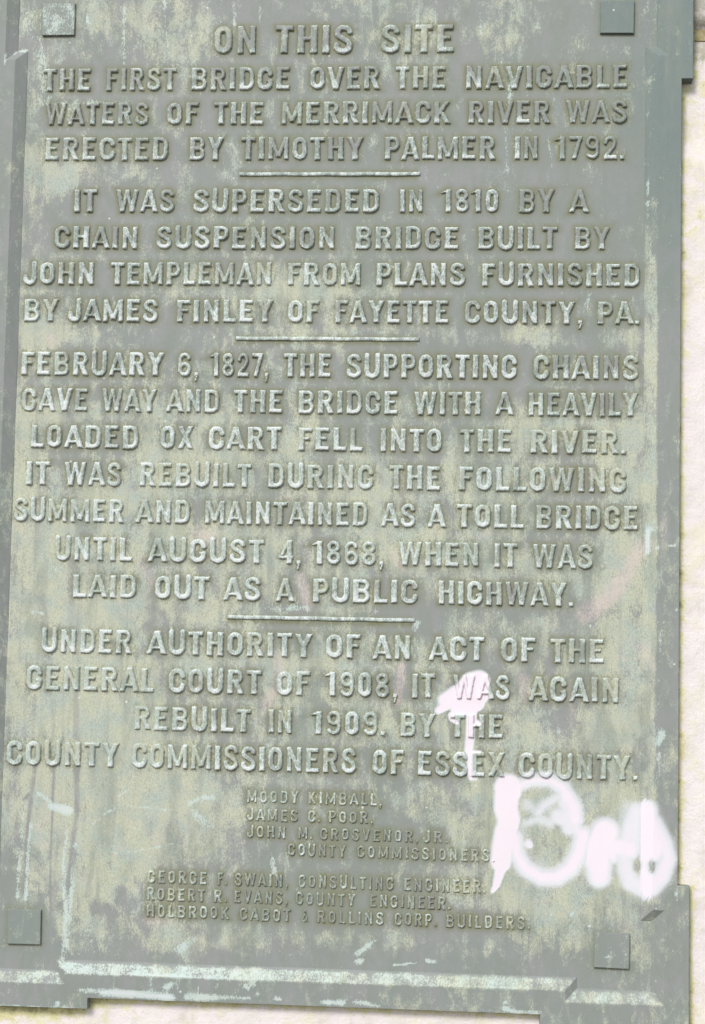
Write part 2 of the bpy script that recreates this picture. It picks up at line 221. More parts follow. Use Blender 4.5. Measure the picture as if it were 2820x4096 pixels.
def bronze():
    s = N('weathered_bronze')
    paint, dens, pale, pink = s.attr('marks_a'); dark, blue, grime_shade, rim = s.attr('marks_b')
    fine = s.noise(s.pos(1, 1, .55), 620, 3, .65); grain = s.noise(s.pos(1, 1, .8, 3), 1500, 2, .6)
    med = s.noise(s.pos(1, 1, .62, 5), 75, 4, .62, .4); big = s.noise(s.pos(1, 1, .7, 9), 22, 3, .55)
    streak = s.noise(s.pos(1, 1, .09, 2), 170, 3, .6)
    # base metal with its faint tints
    base = s.mix(s.step(big, .38, .62), col(155, 156, 153), col(147, 153, 147))
    base = s.mix(s.step(s.noise(s.pos(1, 1, .5, 17), 48, 4, .62, .5), .45, .68, 0, .6), base, col(140, 148, 136))
    base = s.mix(s.step(streak, .42, .72, 0, .3), base, col(142, 146, 139))
    base = s.mix(s.ma('MULTIPLY', blue, s.step(med, .3, .62, .8, 1.0)), base, col(124, 137, 132))
    base = s.mix(s.step(grain, .35, .65, .0, .12), base, col(138, 140, 134))
    # olive dirt round the letters, also painting in the tone of their shadows
    base = s.mix(s.ma('MULTIPLY', grime_shade, s.step(med, .3, .6, .6, 1.0)), base, col(126, 125, 88))
    # lichen and dust film
    nn = s.ma('ADD', s.ma('MULTIPLY', med, 1.0), s.ma('ADD', s.ma('MULTIPLY', fine, .55), s.ma('ADD', s.ma('MULTIPLY', grain, .35), s.ma('ADD', s.ma('MULTIPLY', big, .6), s.ma('MULTIPLY', streak, .35)))))
    nn = s.ma('MULTIPLY_ADD', s.ma('SUBTRACT', nn, 1.425), 1.6, .5)
    th = s.ma('ADD', s.ma('SUBTRACT', .955, dens), s.ma('MULTIPLY', dark, .5))
    cov = s.step(s.ma('SUBTRACT', nn, th), -.24, .31)
    hue = s.noise(s.pos(1, 1, 1, 13), 30, 3, .6)
    lich = s.mix(s.step(hue, .36, .6), col(184, 193, 179), col(202, 202, 174))
    lich = s.mix(s.step(s.noise(s.pos(1, 1, 1, 21), 55, 3, .6), .56, .72, 0, .5), lich, col(214, 204, 183))
    lich = s.mix(s.step(s.noise(s.pos(1, 1, 1, 31), 300, 2, .6), .55, .7, 0, .5), lich, col(209, 211, 177))
    lich = s.mix(s.step(grain, .52, .66, 0, .55), lich, col(216, 221, 206))
    soft = s.ma('MULTIPLY', cov, s.step(s.ma('ADD', s.ma('MULTIPLY', fine, .5), s.ma('MULTIPLY', grain, .5)), .36, .58, .48, 1.0))
    c = s.mix(soft, base, lich)
    # soft green-grey clouds and long rain streaks over everything
    c = s.mix(s.step(s.noise(s.pos(1, 1, .28, 23), 34, 4, .6, .6), .48, .68, 0, .5), c, col(143, 150, 137))
    c = s.mix(s.step(s.noise(s.pos(1, 1, .05, 27), 70, 3, .6), .52, .7, 0, .45), c, col(146, 150, 142))
    # darker run marks where rain has washed the film away
    c = s.mix(s.ma('MULTIPLY', dark, s.step(fine, .3, .6, .5, .8)), c, col(158, 158, 152))
    # old pink overspray
    c = s.mix(s.ma('MULTIPLY', pink, s.step(s.ma('ADD', fine, s.ma('MULTIPLY', med, .6)), .55, .95, .15, .8)), c, col(222, 200, 196))
    # chalky pale verdigris
    pn = s.ma('ADD', s.ma('MULTIPLY', s.ma('SUBTRACT', med, .5), 1.5), s.ma('MULTIPLY', s.ma('SUBTRACT', fine, .5), 1.9))
    pm = s.step(s.ma('ADD', pale, pn), .34, .82)
    pcol = s.mix(s.step(hue, .42, .58), col(204, 217, 214), col(216, 220, 213))
    pcol = s.mix(s.step(fine, .42, .6), pcol, col(203, 218, 206))
    pcol = s.mix(s.step(pale, .85, 1.05), pcol, col(226, 229, 229))
    c = s.mix(s.ma('MULTIPLY', pm, .88), c, pcol)
    # verdigris worn onto the letters
    lm = s.step(s.ma('ADD', rim, s.ma('MULTIPLY', pn, .8)), .3, .72)
    lcol = s.mix(s.step(s.ma('ADD', rim, s.ma('MULTIPLY', pn, .9)), .55, .9), col(186, 201, 191), col(232, 236, 233))
    c = s.mix(s.ma('MULTIPLY', lm, s.step(grain, .3, .6, .7, .95)), c, lcol)
    # specks: white splashes and tiny pits
    vo = s.n('ShaderNodeTexVoronoi'); s.put(vo.inputs['Vector'], s.pos(1, .3, 1)); vo.inputs['Scale'].default_value = 55
    sepc = s.n('ShaderNodeSeparateColor'); s.put(sepc.inputs[0], vo.outputs['Color'])
    sz = s.ma('MULTIPLY', s.step(sepc.outputs[0], .78, 1.0), .085)
    c = s.mix(s.ma('MULTIPLY', s.step(s.ma('SUBTRACT', sz, vo.outputs['Distance']), 0, .02), .85), c, col(226, 230, 222))
    vd = s.n('ShaderNodeTexVoronoi'); s.put(vd.inputs['Vector'], s.pos(1, .3, 1, 4)); vd.inputs['Scale'].default_value = 48
    sepd = s.n('ShaderNodeSeparateColor'); s.put(sepd.inputs[0], vd.outputs['Color'])
    szd = s.ma('MULTIPLY', s.step(sepd.outputs[1], .8, 1.0), .05)
    c = s.mix(s.ma('MULTIPLY', s.step(s.ma('SUBTRACT', szd, vd.outputs['Distance']), 0, .02), .8), c, col(95, 92, 78))
    # sprayed white paint
    am = s.ma('ADD', s.ma('MULTIPLY', paint, 1.0), s.ma('MULTIPLY', s.ma('SUBTRACT', s.ma('ADD', s.ma('MULTIPLY', grain, .55), s.ma('MULTIPLY', fine, .45)), .5), s.step(paint, .0, .9, .9, .1)))
    al = s.step(am, .05, .78)
    c = s.mix(s.ma('MULTIPLY', al, .97), c, s.mix(s.step(paint, .75, 1.0), col(230, 230, 232), col(249, 235, 241)))
    s.put(s.b.inputs['Base Color'], c)
    s.put(s.b.inputs['Roughness'], s.mix(al, (.62,) * 3 + (1,), (.5,) * 3 + (1,)))
    s.b.inputs['Specular IOR Level'].default_value = .3
    h = s.ma('ADD', s.ma('MULTIPLY', fine, .55), s.ma('ADD', s.ma('MULTIPLY', grain, .3), s.ma('MULTIPLY', med, .9)))
    h = s.ma('MULTIPLY', h, s.step(paint, .4, 1, 1, .35))
    nb = s.bump(h, .00055, .8)
    nb = s.bump(big, .004, .2, nb)
    s.put(s.b.inputs['Normal'], nb)
    return s.m
BRONZE = bronze()

def stone():
    s = N('pale_granite')
    n1 = s.noise(s.pos(), 14, 5, .6); n2 = s.noise(s.pos(1, 1, 1, 3), 90, 4, .65); n3 = s.noise(s.pos(1, 1, 1, 7), 500, 3, .6)
    growth_shade, grey, _, _ = s.attr('marks_a')
    c = s.mix(s.step(n2, .35, .65), col(247, 236, 233), col(242, 233, 227))
    c = s.mix(s.step(s.ma('ADD', s.ma('MULTIPLY', n1, .6), s.ma('MULTIPLY', n2, .4)), .47, .62, 0, .55), c, col(240, 232, 200))
    c = s.mix(s.step(s.noise(s.pos(1, 1, .6, 19), 35, 5, .65), .54, .72, 0, .5), c, col(214, 204, 186))
    g = s.step(s.ma('ADD', growth_shade, s.ma('MULTIPLY', s.ma('SUBTRACT', s.ma('ADD', s.ma('MULTIPLY', n2, .6), s.ma('MULTIPLY', n3, .4)), .5), 2.2)), .3, .75)
    c = s.mix(s.ma('MULTIPLY', g, .9), c, s.mix(s.step(n1, .4, .6), col(232, 228, 168), col(226, 216, 160)))
    g2 = s.step(s.ma('ADD', s.ma('SUBTRACT', growth_shade, .45), s.ma('MULTIPLY', s.ma('SUBTRACT', n2, .5), 2.4)), .3, .8)
    c = s.mix(s.ma('MULTIPLY', g2, .8), c, col(160, 156, 116))  # olive part of the growth, also painting the frame's shadow tone on the stone
    gg = s.step(s.ma('ADD', grey, s.ma('MULTIPLY', s.ma('SUBTRACT', n2, .5), 1.6)), .3, .8)
    c = s.mix(s.ma('MULTIPLY', gg, .85), c, col(178, 172, 160))
    c = s.mix(s.step(n3, .66, .74, 0, .2), c, col(170, 150, 130))
    s.put(s.b.inputs['Base Color'], c); s.b.inputs['Roughness'].default_value = .85; s.b.inputs['Specular IOR Level'].default_value = .2
    nb = s.bump(s.ma('ADD', s.ma('MULTIPLY', n2, 1), s.ma('MULTIPLY', n3, .35)), .0022, .7)
    s.put(s.b.inputs['Normal'], nb)
    return s.m
STONE = stone()
def mortar():
    s = N('lime_mortar'); n = s.noise(s.pos(), 160, 4, .65); n2 = s.noise(s.pos(1, 1, 1, 5), 20, 3)
    s.put(s.b.inputs['Base Color'], s.mix(s.step(n, .35, .65), s.mix(s.step(n2, .4, .6), col(150, 142, 104), col(170, 156, 112)), col(196, 184, 146)))
    s.b.inputs['Roughness'].default_value = .95; s.put(s.b.inputs['Normal'], s.bump(n, .002, .8)); return s.m
MORTAR = mortar()

# ------------------------------------------------------------------ mesh helpers
def mesh_obj(name, V, F, mat, parent=None, A=None, B=None, smooth=True, angle=None):
    me = bpy.data.meshes.new(name); V = np.asarray(V, float)
    me.from_pydata(V.tolist(), [], F if isinstance(F, list) else F.tolist()); me.materials.append(mat)
    for nm, arr in (('marks_a', A), ('marks_b', B)):
        if arr is not None:
            at_ = me.color_attributes.new(nm, 'FLOAT_COLOR', 'POINT'); at_.data.foreach_set('color', np.ascontiguousarray(arr, dtype=np.float32).ravel())
    if smooth: me.polygons.foreach_set('use_smooth', [True] * len(me.polygons))
    me.update()
    if angle is not None: me.set_sharp_from_angle(angle=math.radians(angle))
    o = bpy.data.objects.new(name, me); C.objects.link(o)
    if parent is not None: o.parent = parent
    return o
def empty(name, loc, label, cat):
    o = bpy.data.objects.new(name, None); C.objects.link(o); o.location = loc; o.empty_display_size = .1; o['label'] = label; o['category'] = cat; return o
def marked(name, V, F, mat, parent, kind='plate', extra=None, **k):
    V = np.asarray(V, float); A, B = marks(V[:, 0], V[:, 2], kind, extra, V[:, 1])
    return mesh_obj(name, V, F, mat, parent, A, B, **k)

plaque = empty('plaque', (0, 0, 0), 'weathered grey green bronze plaque with raised lettering and white spray paint, on pale stone', 'plaque')

# ------------------------------------------------------------------ raised letters: strokes -> distance field -> cast relief
def arc(cx, cy, rx, ry, a0, a1, n=9):
    return [(cx + rx * math.cos(math.radians(a0 + (a1 - a0) * i / (n - 1))), cy + ry * math.sin(math.radians(a0 + (a1 - a0) * i / (n - 1)))) for i in range(n)]
V_, H_ = .262, .213          # stem and bar thickness, cap height = 1
h2 = H_ / 2; v2 = V_ / 2
def vb(x, y0=0, y1=1, w=V_): return ('b', [(x, y0), (x, y1)], w)
def hb(y, x0, x1, w=H_): return ('b', [(x0, y), (x1, y)], w)
def ln(x0, y0, x1, y1, w=V_): return ('b', [(x0, y0), (x1, y1)], w)
def st(pts, w=.2): return ('c', pts, w)
def oval(W, w=.2, rr=None, y0=0.0, y1=1.0):
    r = (W - w) / 2; ry = rr or r * 1.05; cx = W / 2; t = y1 - w / 2; b = y0 + w / 2
    return arc(cx, t - ry, r, ry, 0, 180) + arc(cx, b + ry, r, ry, 180, 360) + [(cx + r, t - ry)]
def glyph(ch):
    if ch == 'O' or ch == '0': return .64 if ch == 'O' else .58, [st(oval(.64 if ch == 'O' else .58, .245), .245)]
    if ch == 'C': r = .215; return .64, [st([(.535, .665), (.535, .70)] + arc(.32, .69, r, .205, 0, 180) + arc(.32, .31, r, .205, 180, 360) + [(.535, .345)], .245)]
    if ch == 'G': r = .215; return .65, [st([(.53, .68)] + arc(.32, .68, r, .215, 0, 180) + arc(.32, .32, r, .215, 180, 360) + [(.535, .38)], .245), hb(.405, .36, .64, .15)]
    if ch == 'D': return .65, [vb(v2), st([(.15, .905), (.30, .905)] + arc(.32, .68, .225, .225, 90, 0, 6) + arc(.32, .32, .225, .225, 0, -90, 6) + [(.15, .095)], .215)]
    if ch == 'B': return .66, [vb(v2), st([(.15, .91), (.38, .91)] + arc(.39, .72, .165, .19, 90, -90, 8) + [(.15, .53)], .195), st([(.15, .50), (.38, .50)] + arc(.39, .295, .175, .205, 90, -90, 8) + [(.15, .09)], .195)]
    if ch == 'P': return .63, [vb(v2), st([(.15, .91), (.35, .91)] + arc(.36, .685, .17, .225, 90, -90, 8) + [(.15, .46)], .2)]
    if ch == 'R': return .68, [vb(v2), st([(.15, .91), (.36, .91)] + arc(.37, .71, .175, .20, 90, -90, 8) + [(.15, .51)], .2), ln(.34, .52, .575, 0, .245)]
    if ch == 'E': return .58, [vb(v2), hb(1 - h2, .1, .57), hb(.52, .1, .48, .165), hb(h2, .1, .58)]
    if ch == 'F': return .56, [vb(v2), hb(1 - h2, .1, .56), hb(.52, .1, .47, .165)]
    if ch == 'L': return .55, [vb(v2), hb(h2, .1, .55)]
    if ch == 'T': return .62, [vb(.31), hb(1 - h2, 0, .62)]
    if ch == 'I': return V_, [vb(v2)]
    if ch == 'H': return .68, [vb(v2), vb(.68 - v2), hb(.52, .1, .58, .17)]
    if ch == 'N': return .68, [vb(v2, w=.225), vb(.68 - v2, w=.225), ln(.135, .95, .545, .05, .22)]
    if ch == 'M': return .86, [vb(.11, w=.22), vb(.75, w=.22), ln(.13, .96, .43, .1, .2), ln(.73, .96, .43, .1, .2)]
    if ch == 'W': return 1.0, [ln(.115, 1, .30, 0, .225), ln(.30, 0, .5, 1, .19), ln(.5, 1, .70, 0, .19), ln(.70, 0, .885, 1, .225)]
    if ch == 'V': return .74, [ln(.12, 1, .37, 0, .235), ln(.37, 0, .62, 1, .235)]
    if ch == 'A': return .80, [ln(.105, 0, .40, 1, .205), ln(.40, 1, .695, 0, .245), hb(.27, .2, .6, .15)]
    if ch == 'Y': return .74, [ln(.13, 1, .385, .40, .235), ln(.355, .40, .61, 1, .235), vb(.37, 0, .60)]
    if ch == 'X': return .72, [ln(.13, 0, .59, 1, .235), ln(.59, 0, .13, 1, .235)]
    if ch == 'K': return .70, [vb(v2), ln(.15, .36, .56, 1, .22), ln(.30, .55, .585, 0, .245)]
    if ch == 'J': return .56, [st([(.455, .95), (.455, .5), (.455, .32)] + arc(.285, .30, .17, .205, 0, -180, 9) + [(.115, .36)], .245), vb(.45, .6, 1, .235)]
    if ch == 'U': return .64, [st([(.1, .95), (.1, .6)] + arc(.32, .32, .22, .225, 180, 360) + [(.54, .6), (.54, .95)], .245), vb(.104, .6, 1, .228), vb(.536, .6, 1, .228)]
    if ch == 'S': return .64, [st([(.525, .68), (.515, .76)] + arc(.32, .72, .20, .185, 20, 200, 9) + [(.17, .60), (.32, .515), (.46, .42)] + arc(.315, .275, .22, .185, 35, -160, 9) + [(.105, .30), (.10, .34)], .22)]
    if ch == '1': return .40, [vb(.27), ln(.03, .79, .27, .94, .19)]
    if ch == '2': return .60, [st([(.11, .70)] + arc(.30, .71, .19, .195, 170, -20, 9) + [(.42, .50), (.16, .22), (.12, .1)], .195), hb(h2, .02, .60)]
    if ch == '4': return .64, [vb(.45), ln(.12, .33, .42, .95, .17), hb(.28, .0, .64, .165)]
    if ch == '6': return .60, [st(oval(.60, .19, None, 0, .62)), st([(.48, .76)] + arc(.30, .70, .2, .205, 30, 180, 8) + [(.1, .35)], .19)]
    if ch == '7': return .58, [hb(1 - h2, 0, .58), ln(.47, .93, .20, 0, .21)]
    if ch == '8': return .60, [st(oval(.56, .18, None, .46, 1.0)), st(oval(.60, .19, None, 0, .58))]
    if ch == '9': return .60, [st(oval(.60, .19, None, .38, 1)), st([(.5, .65)] + arc(.30, .30, .2, .205, 0, -150, 8), .19)]
    if ch == '.': return .20, [vb(.1, 0, .2, .2)]
    if ch == ',': return .22, [vb(.12, 0, .2, .2), ln(.15, .05, .08, -.2, .11)]
    if ch == '&': return .66, [st([(.6, .40), (.5, .2)] + arc(.28, .25, .19, .17, -40, -200, 7) + [(.2, .5), (.4, .66), (.4, .8), (.3, .91), (.19, .82), (.22, .68), (.42, .35), (.62, .08)], .16)]
    raise ValueError(ch)
SIDE = {'A': (-.07, -.07), 'V': (-.05, -.05), 'W': (-.03, -.03), 'Y': (-.05, -.05), 'T': (-.035, -.035), 'L': (0, -.04), 'O': (-.015, -.015), 'C': (-.015, -.02), 'G': (-.015, -.01), 'J': (-.03, 0), 'P': (0, -.03), 'F': (0, -.03), 'X': (-.03, -.03), 'K': (0, -.03), 'R': (0, -.02), 'S': (-.02, -.02), '.': (-.03, 0), ',': (-.03, 0), '7': (-.02, -.04), '1': (-.02, .03), '4': (-.02, -.02)}
def seg_d(x, y, a, b, w, flat):
    dx, dy = b[0] - a[0], b[1] - a[1]; Ln = math.hypot(dx, dy); ux, uy = dx / Ln, dy / Ln
    t = (x - a[0]) * ux + (y - a[1]) * uy; n = np.abs(-(x - a[0]) * uy + (y - a[1]) * ux) - w / 2
    if flat:
        e = np.abs(t - Ln / 2) - Ln / 2
        return np.hypot(np.maximum(e, 0), np.maximum(n, 0)) + np.minimum(np.maximum(e, n), 0)
    tc = np.clip(t, 0, Ln); return np.hypot(x - a[0] - ux * tc, y - a[1] - uy * tc) - w / 2
def field_d(ch, x, y):
    W, ss = glyph(ch); d = np.full(x.shape, 9.0)
    for kind, pts, w in ss:
        n = len(pts) - 1
        if kind == 'b':
            e = seg_d(x, y, pts[0], pts[1], w, True)
            if abs(pts[0][0] - pts[1][0]) > .01 and abs(pts[0][1] - pts[1][1]) > .01 and ch not in ',&':   # slanted strokes are cut level top and bottom
                (x0, y0), (x1, y1) = pts; dx, dy = x1 - x0, y1 - y0; Ln = math.hypot(dx, dy)
                nn = np.abs(-(x - x0) * dy / Ln + (y - y0) * dx / Ln) - w / 2; lo, hi = min(y0, y1), max(y0, y1)
                e = np.maximum(nn, np.maximum(lo - y, y - hi))
            d = np.minimum(d, e)
        else:
            for i in range(n):
                e = seg_d(x, y, pts[i], pts[i + 1], w, False)
                if ch in 'CS' and i in (0, n - 1):              # terminals are cut off square
                    a, b = (pts[0], pts[1]) if i == 0 else (pts[-1], pts[-2]); L_ = math.dist(a, b)
                    e = np.maximum(e, -((x - a[0]) * (b[0] - a[0]) + (y - a[1]) * (b[1] - a[1])) / L_)
                d = np.minimum(d, e)
    return W, d
GC = {}
def glyph_mesh(ch, cells):
    key = (ch, cells)
    if key in GC: return GC[key]
    W = glyph(ch)[0]; s = 1.0 / cells
    xs = np.arange(-.06, W + .06 + s, s); ys = np.arange(-.06 - (.26 if ch == ',' else 0), (1.06 if ch not in '.,' else .3) + s, s)
    X, Y = np.meshgrid(xs, ys); d = field_d(ch, X, Y)[1]
    e = 1e-3; gx = (field_d(ch, X + e, Y)[1] - field_d(ch, X - e, Y)[1]) / (2 * e); gy = (field_d(ch, X, Y + e)[1] - field_d(ch, X, Y - e)[1]) / (2 * e)
    gl = np.maximum(np.hypot(gx, gy), .3); gx /= gl; gy /= gl
    inside = d < 0
    cell = inside[:-1, :-1] | inside[1:, :-1] | inside[:-1, 1:] | inside[1:, 1:]
    use = np.zeros_like(inside); use[:-1, :-1] |= cell; use[1:, :-1] |= cell; use[:-1, 1:] |= cell; use[1:, 1:] |= cell
    mv = (d > -.35 * s) & use                                       # pull the ring of border vertices onto the outline
    Xn = np.where(mv, X - gx * d, X); Yn = np.where(mv, Y - gy * d, Y); dn = np.where(mv, 0, d)
    idx = -np.ones(d.shape, int); idx[use] = np.arange(use.sum())
    j, i = np.nonzero(cell)
    F = np.stack([idx[j, i], idx[j, i + 1], idx[j + 1, i + 1], idx[j + 1, i]], -1)
    GC[key] = (W, Xn[use], Yn[use], np.maximum(-dn[use], 0), F); return GC[key]

SHEET = [   # line: baseline, cap height (mm), words: (text, first x px, last x px, row y px)
 (535.1, 34.3, [('ON', 'A', 968, 'A', 1168), ('THIS', 'A', 1245, 'B', 8), ('SITE', 'B', 128, 'B', 465)]),
 (492.0, 27.6, [('THE', 'A', 195, 'A', 416), ('FIRST', 'A', 480, 'A', 806), ('BRIDGE', 'A', 866, 'A', 1318), ('OVER', 'A', 1402, 'B', 130), ('THE', 'B', 193, 'B', 428), ('NAVIGABLE', 'B', 510, 'B', 1250)]),
 (451.0, 27.2, [('WATERS', 'A', 203, 'A', 680), ('OF', 'A', 755, 'A', 906), ('THE', 'A', 968, 'A', 1198), ('MERRIMACK', 'A', 1275, 'B', 450), ('RIVER', 'B', 523, 'B', 900), ('WAS', 'B', 965, 'B', 1248)]),
 (408.6, 27.8, [('ERECTED', 'A', 205, 'A', 768), ('BY', 'A', 858, 'A', 1020), ('TIMOTHY', 'A', 1090, 'B', 58), ('PALMER', 'B', 145, 'B', 653), ('IN', 'B', 733, 'B', 846), ('1792.', 'B', 920, 'B', 1236)]),
 (346.8, 27.7, [('IT', 'C', 335, 'C', 446), ('WAS', 'C', 523, 'C', 796), ('SUPERSEDED', 'C', 875, 'D', 126), ('IN', 'D', 213, 'D', 325), ('1810', 'D', 405, 'D', 666), ('BY', 'D', 752, 'D', 923), ('A', 'D', 978, 'D', 1078)]),
 (303.6, 26.9, [('CHAIN', 'C', 248, 'C', 631), ('SUSPENSION', 'C', 708, 'C', 1523), ('BRIDGE', 'D', 12, 'D', 486), ('BUILT', 'D', 568, 'D', 933), ('BY', 'D', 1005, 'D', 1173)]),
 (260.9, 27.3, [('JOHN', 'C', 105, 'C', 433), ('TEMPLEMAN', 'C', 500, 'C', 1236), ('FROM', 'C', 1303, 'D', 43), ('PLANS', 'D', 107, 'D', 516), ('FURNISHED', 'D', 585, 'D', 1306)]),
 (217.5, 27.0, [('BY', 'C', 110, 'C', 275), ('JAMES', 'C', 308, 'C', 721), ('FINLEY', 'C', 800, 'C', 1246), ('OF', 'C', 1303, 'C', 1453), ('FAYETTE', 'C', 1517, 'D', 440), ('COUNTY,', 'D', 508, 'D', 1047), ('PA.', 'D', 1108, 'D', 1306)]),
 (154.0, 28.3, [('FEBRUARY', 'E', 97, 'E', 750), ('6,', 'E', 805, 'E', 905), ('1827,', 'E', 955, 'E', 1222), ('THE', 'E', 1283, 'E', 1505), ('SUPPORTING', 'E', 1568, 'F', 750), ('CHAINS', 'F', 818, 'F', 1300)]),
 (112.0, 27.4, [('GAVE', 'E', 100, 'E', 403), ('WAY', 'E', 460, 'E', 718), ('AND', 'E', 750, 'E', 998), ('THE', 'E', 1055, 'E', 1285), ('BRIDGE', 'E', 1350, 'F', 211), ('WITH', 'F', 276, 'F', 586), ('A', 'F', 643, 'F', 736), ('HEAVILY', 'F', 795, 'F', 1301)]),
 (69.3, 27.4, [('LOADED', 'E', 140, 'E', 633), ('OX', 'E', 725, 'E', 883), ('CART', 'E', 945, 'E', 1281), ('FELL', 'E', 1350, 'F', 53), ('INTO', 'F', 125, 'F', 410), ('THE', 'F', 483, 'F', 726), ('RIVER.', 'F', 805, 'F', 1243)]),
 (25.8, 28.2, [('IT', 'E', 118, 'E', 233), ('WAS', 'E', 290, 'E', 556), ('REBUILT', 'E', 632, 'E', 1145), ('DURING', 'E', 1213, 'F', 101), ('THE', 'F', 165, 'F', 403), ('FOLLOWING', 'F', 480, 'F', 1245)]),
 (-16.5, 27.4, [('SUMMER', 'E', 63, 'E', 568), ('AND', 'E', 612, 'E', 866), ('MAINTAINED', 'E', 928, 'F', 73), ('AS', 'F', 127, 'F', 290), ('A', 'F', 338, 'F', 430), ('TOLL', 'F', 470, 'F', 783), ('BRIDGE', 'F', 830, 'F', 1296)]),
 (-60.9, 27.9, [('UNTIL', 'G', 250, 'G', 606), ('AUGUST', 'G', 666, 'G', 1203), ('4,', 'G', 1262, 'G', 1368), ('1868,', 'G', 1417, 'H', 148), ('WHEN', 'H', 205, 'H', 578), ('IT', 'H', 640, 'H', 753), ('WAS', 'H', 813, 'H', 1093)]),
 (-103.5, 27.3, [('LAID', 'G', 330, 'G', 623), ('OUT', 'G', 700, 'G', 955), ('AS', 'G', 1008, 'G', 1186), ('A', 'G', 1246, 'G', 1340), ('PUBLIC', 'G', 1415, 'H', 301), ('HIGHWAY.', 'H', 388, 'H', 1005)]),
 (-166.8, 27.8, [('UNDER', 'G', 190, 'G', 603), ('AUTHORITY', 'G', 663, 'G', 1423), ('OF', 'G', 1475, 'H', 43), ('AN', 'H', 88, 'H', 270), ('ACT', 'H', 343, 'H', 603), ('OF', 'H', 670, 'H', 835), ('THE', 'H', 893, 'H', 1143)]),
 (-209.9, 28.3, [('GENERAL', 'G', 120, 'G', 705), ('COURT', 'G', 765, 'G', 1191), ('OF', 'G', 1250, 'G', 1411), ('1908,', 'G', 1475, 'H', 210), ('IT', 'H', 268, 'H', 381), ('WAS', 'H', 453, 'H', 718), ('AGAIN', 'H', 793, 'H', 1213)]),
 (-252.8, 27.2, [('REBUILT', 'I', 608, 'I', 1143), ('IN', 'I', 1215, 'I', 1328), ('1909.', 'I', 1412, 'J', 155), ('BY', 'J', 215, 'J', 383), ('THE', 'J', 440, 'J', 686)]),
 (-295.7, 28.2, [('COUNTY', 'I', 30, 'I', 548), ('COMMISSIONERS', 'I', 598, 'J', 23), ('OF', 'J', 88, 'J', 238), ('ESSEX', 'J', 295, 'J', 696), ('COUNTY.', 'J', 752, 'J', 1296)]),
 (-331.0, 13.8, [('MOODY', 'I', 1118, 'I', 1358), ('KIMBALL,', 'I', 1395, 'J', 138)]),
 (-351.0, 13.6, [('JAMES', 'I', 1118, 'I', 1353), ('C.', 'I', 1395, 'I', 1455), ('POOR,', 'I', 1488, 'J', 98)]),
 (-370.2, 13.4, [('JOHN', 'I', 1118, 'I', 1298), ('M.', 'I', 1350, 'I', 1418), ('GROSVENOR,', 'I', 1448, 'J', 302), ('JR.', 'J', 317, 'J', 437)]),
 (-389.3, 13.8, [('COUNTY', 'I', 1303, 'I', 1573), ('COMMISSIONERS.', 'J', 20, 'J', 648)]),
 (-424.2, 14.6, [('GEORGE', 'K', 668, 'K', 941), ('F.', 'K', 985, 'K', 1033), ('SWAIN,', 'K', 1062, 'K', 1308), ('CONSULTING', 'K', 1350, 'L', 191), ('ENGINEER.', 'L', 233, 'L', 608)]),
 (-443.3, 14.4, [('ROBERT', 'K', 665, 'K', 933), ('R.', 'K', 968, 'K', 1033), ('EVANS,', 'K', 1060, 'K', 1307), ('COUNTY', 'K', 1338, 'L', 20), ('ENGINEER.', 'L', 78, 'L', 448)]),
 (-462.4, 14.2, [('HOLBROOK', 'K', 662, 'K', 1043), ('CABOT', 'K', 1085, 'K', 1321), ('&', 'K', 1368, 'K', 1398), ('ROLLINS', 'K', 1435, 'L', 146), ('CORP.', 'L', 190, 'L', 385), ('BUILDERS.', 'L', 423, 'L', 808)]),
]
def x_on(r, x, zz):
    """x (m) on the plaque where the photo column of region r meets height zz (mm)"""
    px, y = Z8(r, x, 0)[0], 2048.0
    for _ in range(4):
        p = at(px, y); y += (p[1] - zz / 1000) / PX
    return at(px, y)[0]
joined = dict(V=[], F=[], R=[], G=[]); nv = 0
todo = []
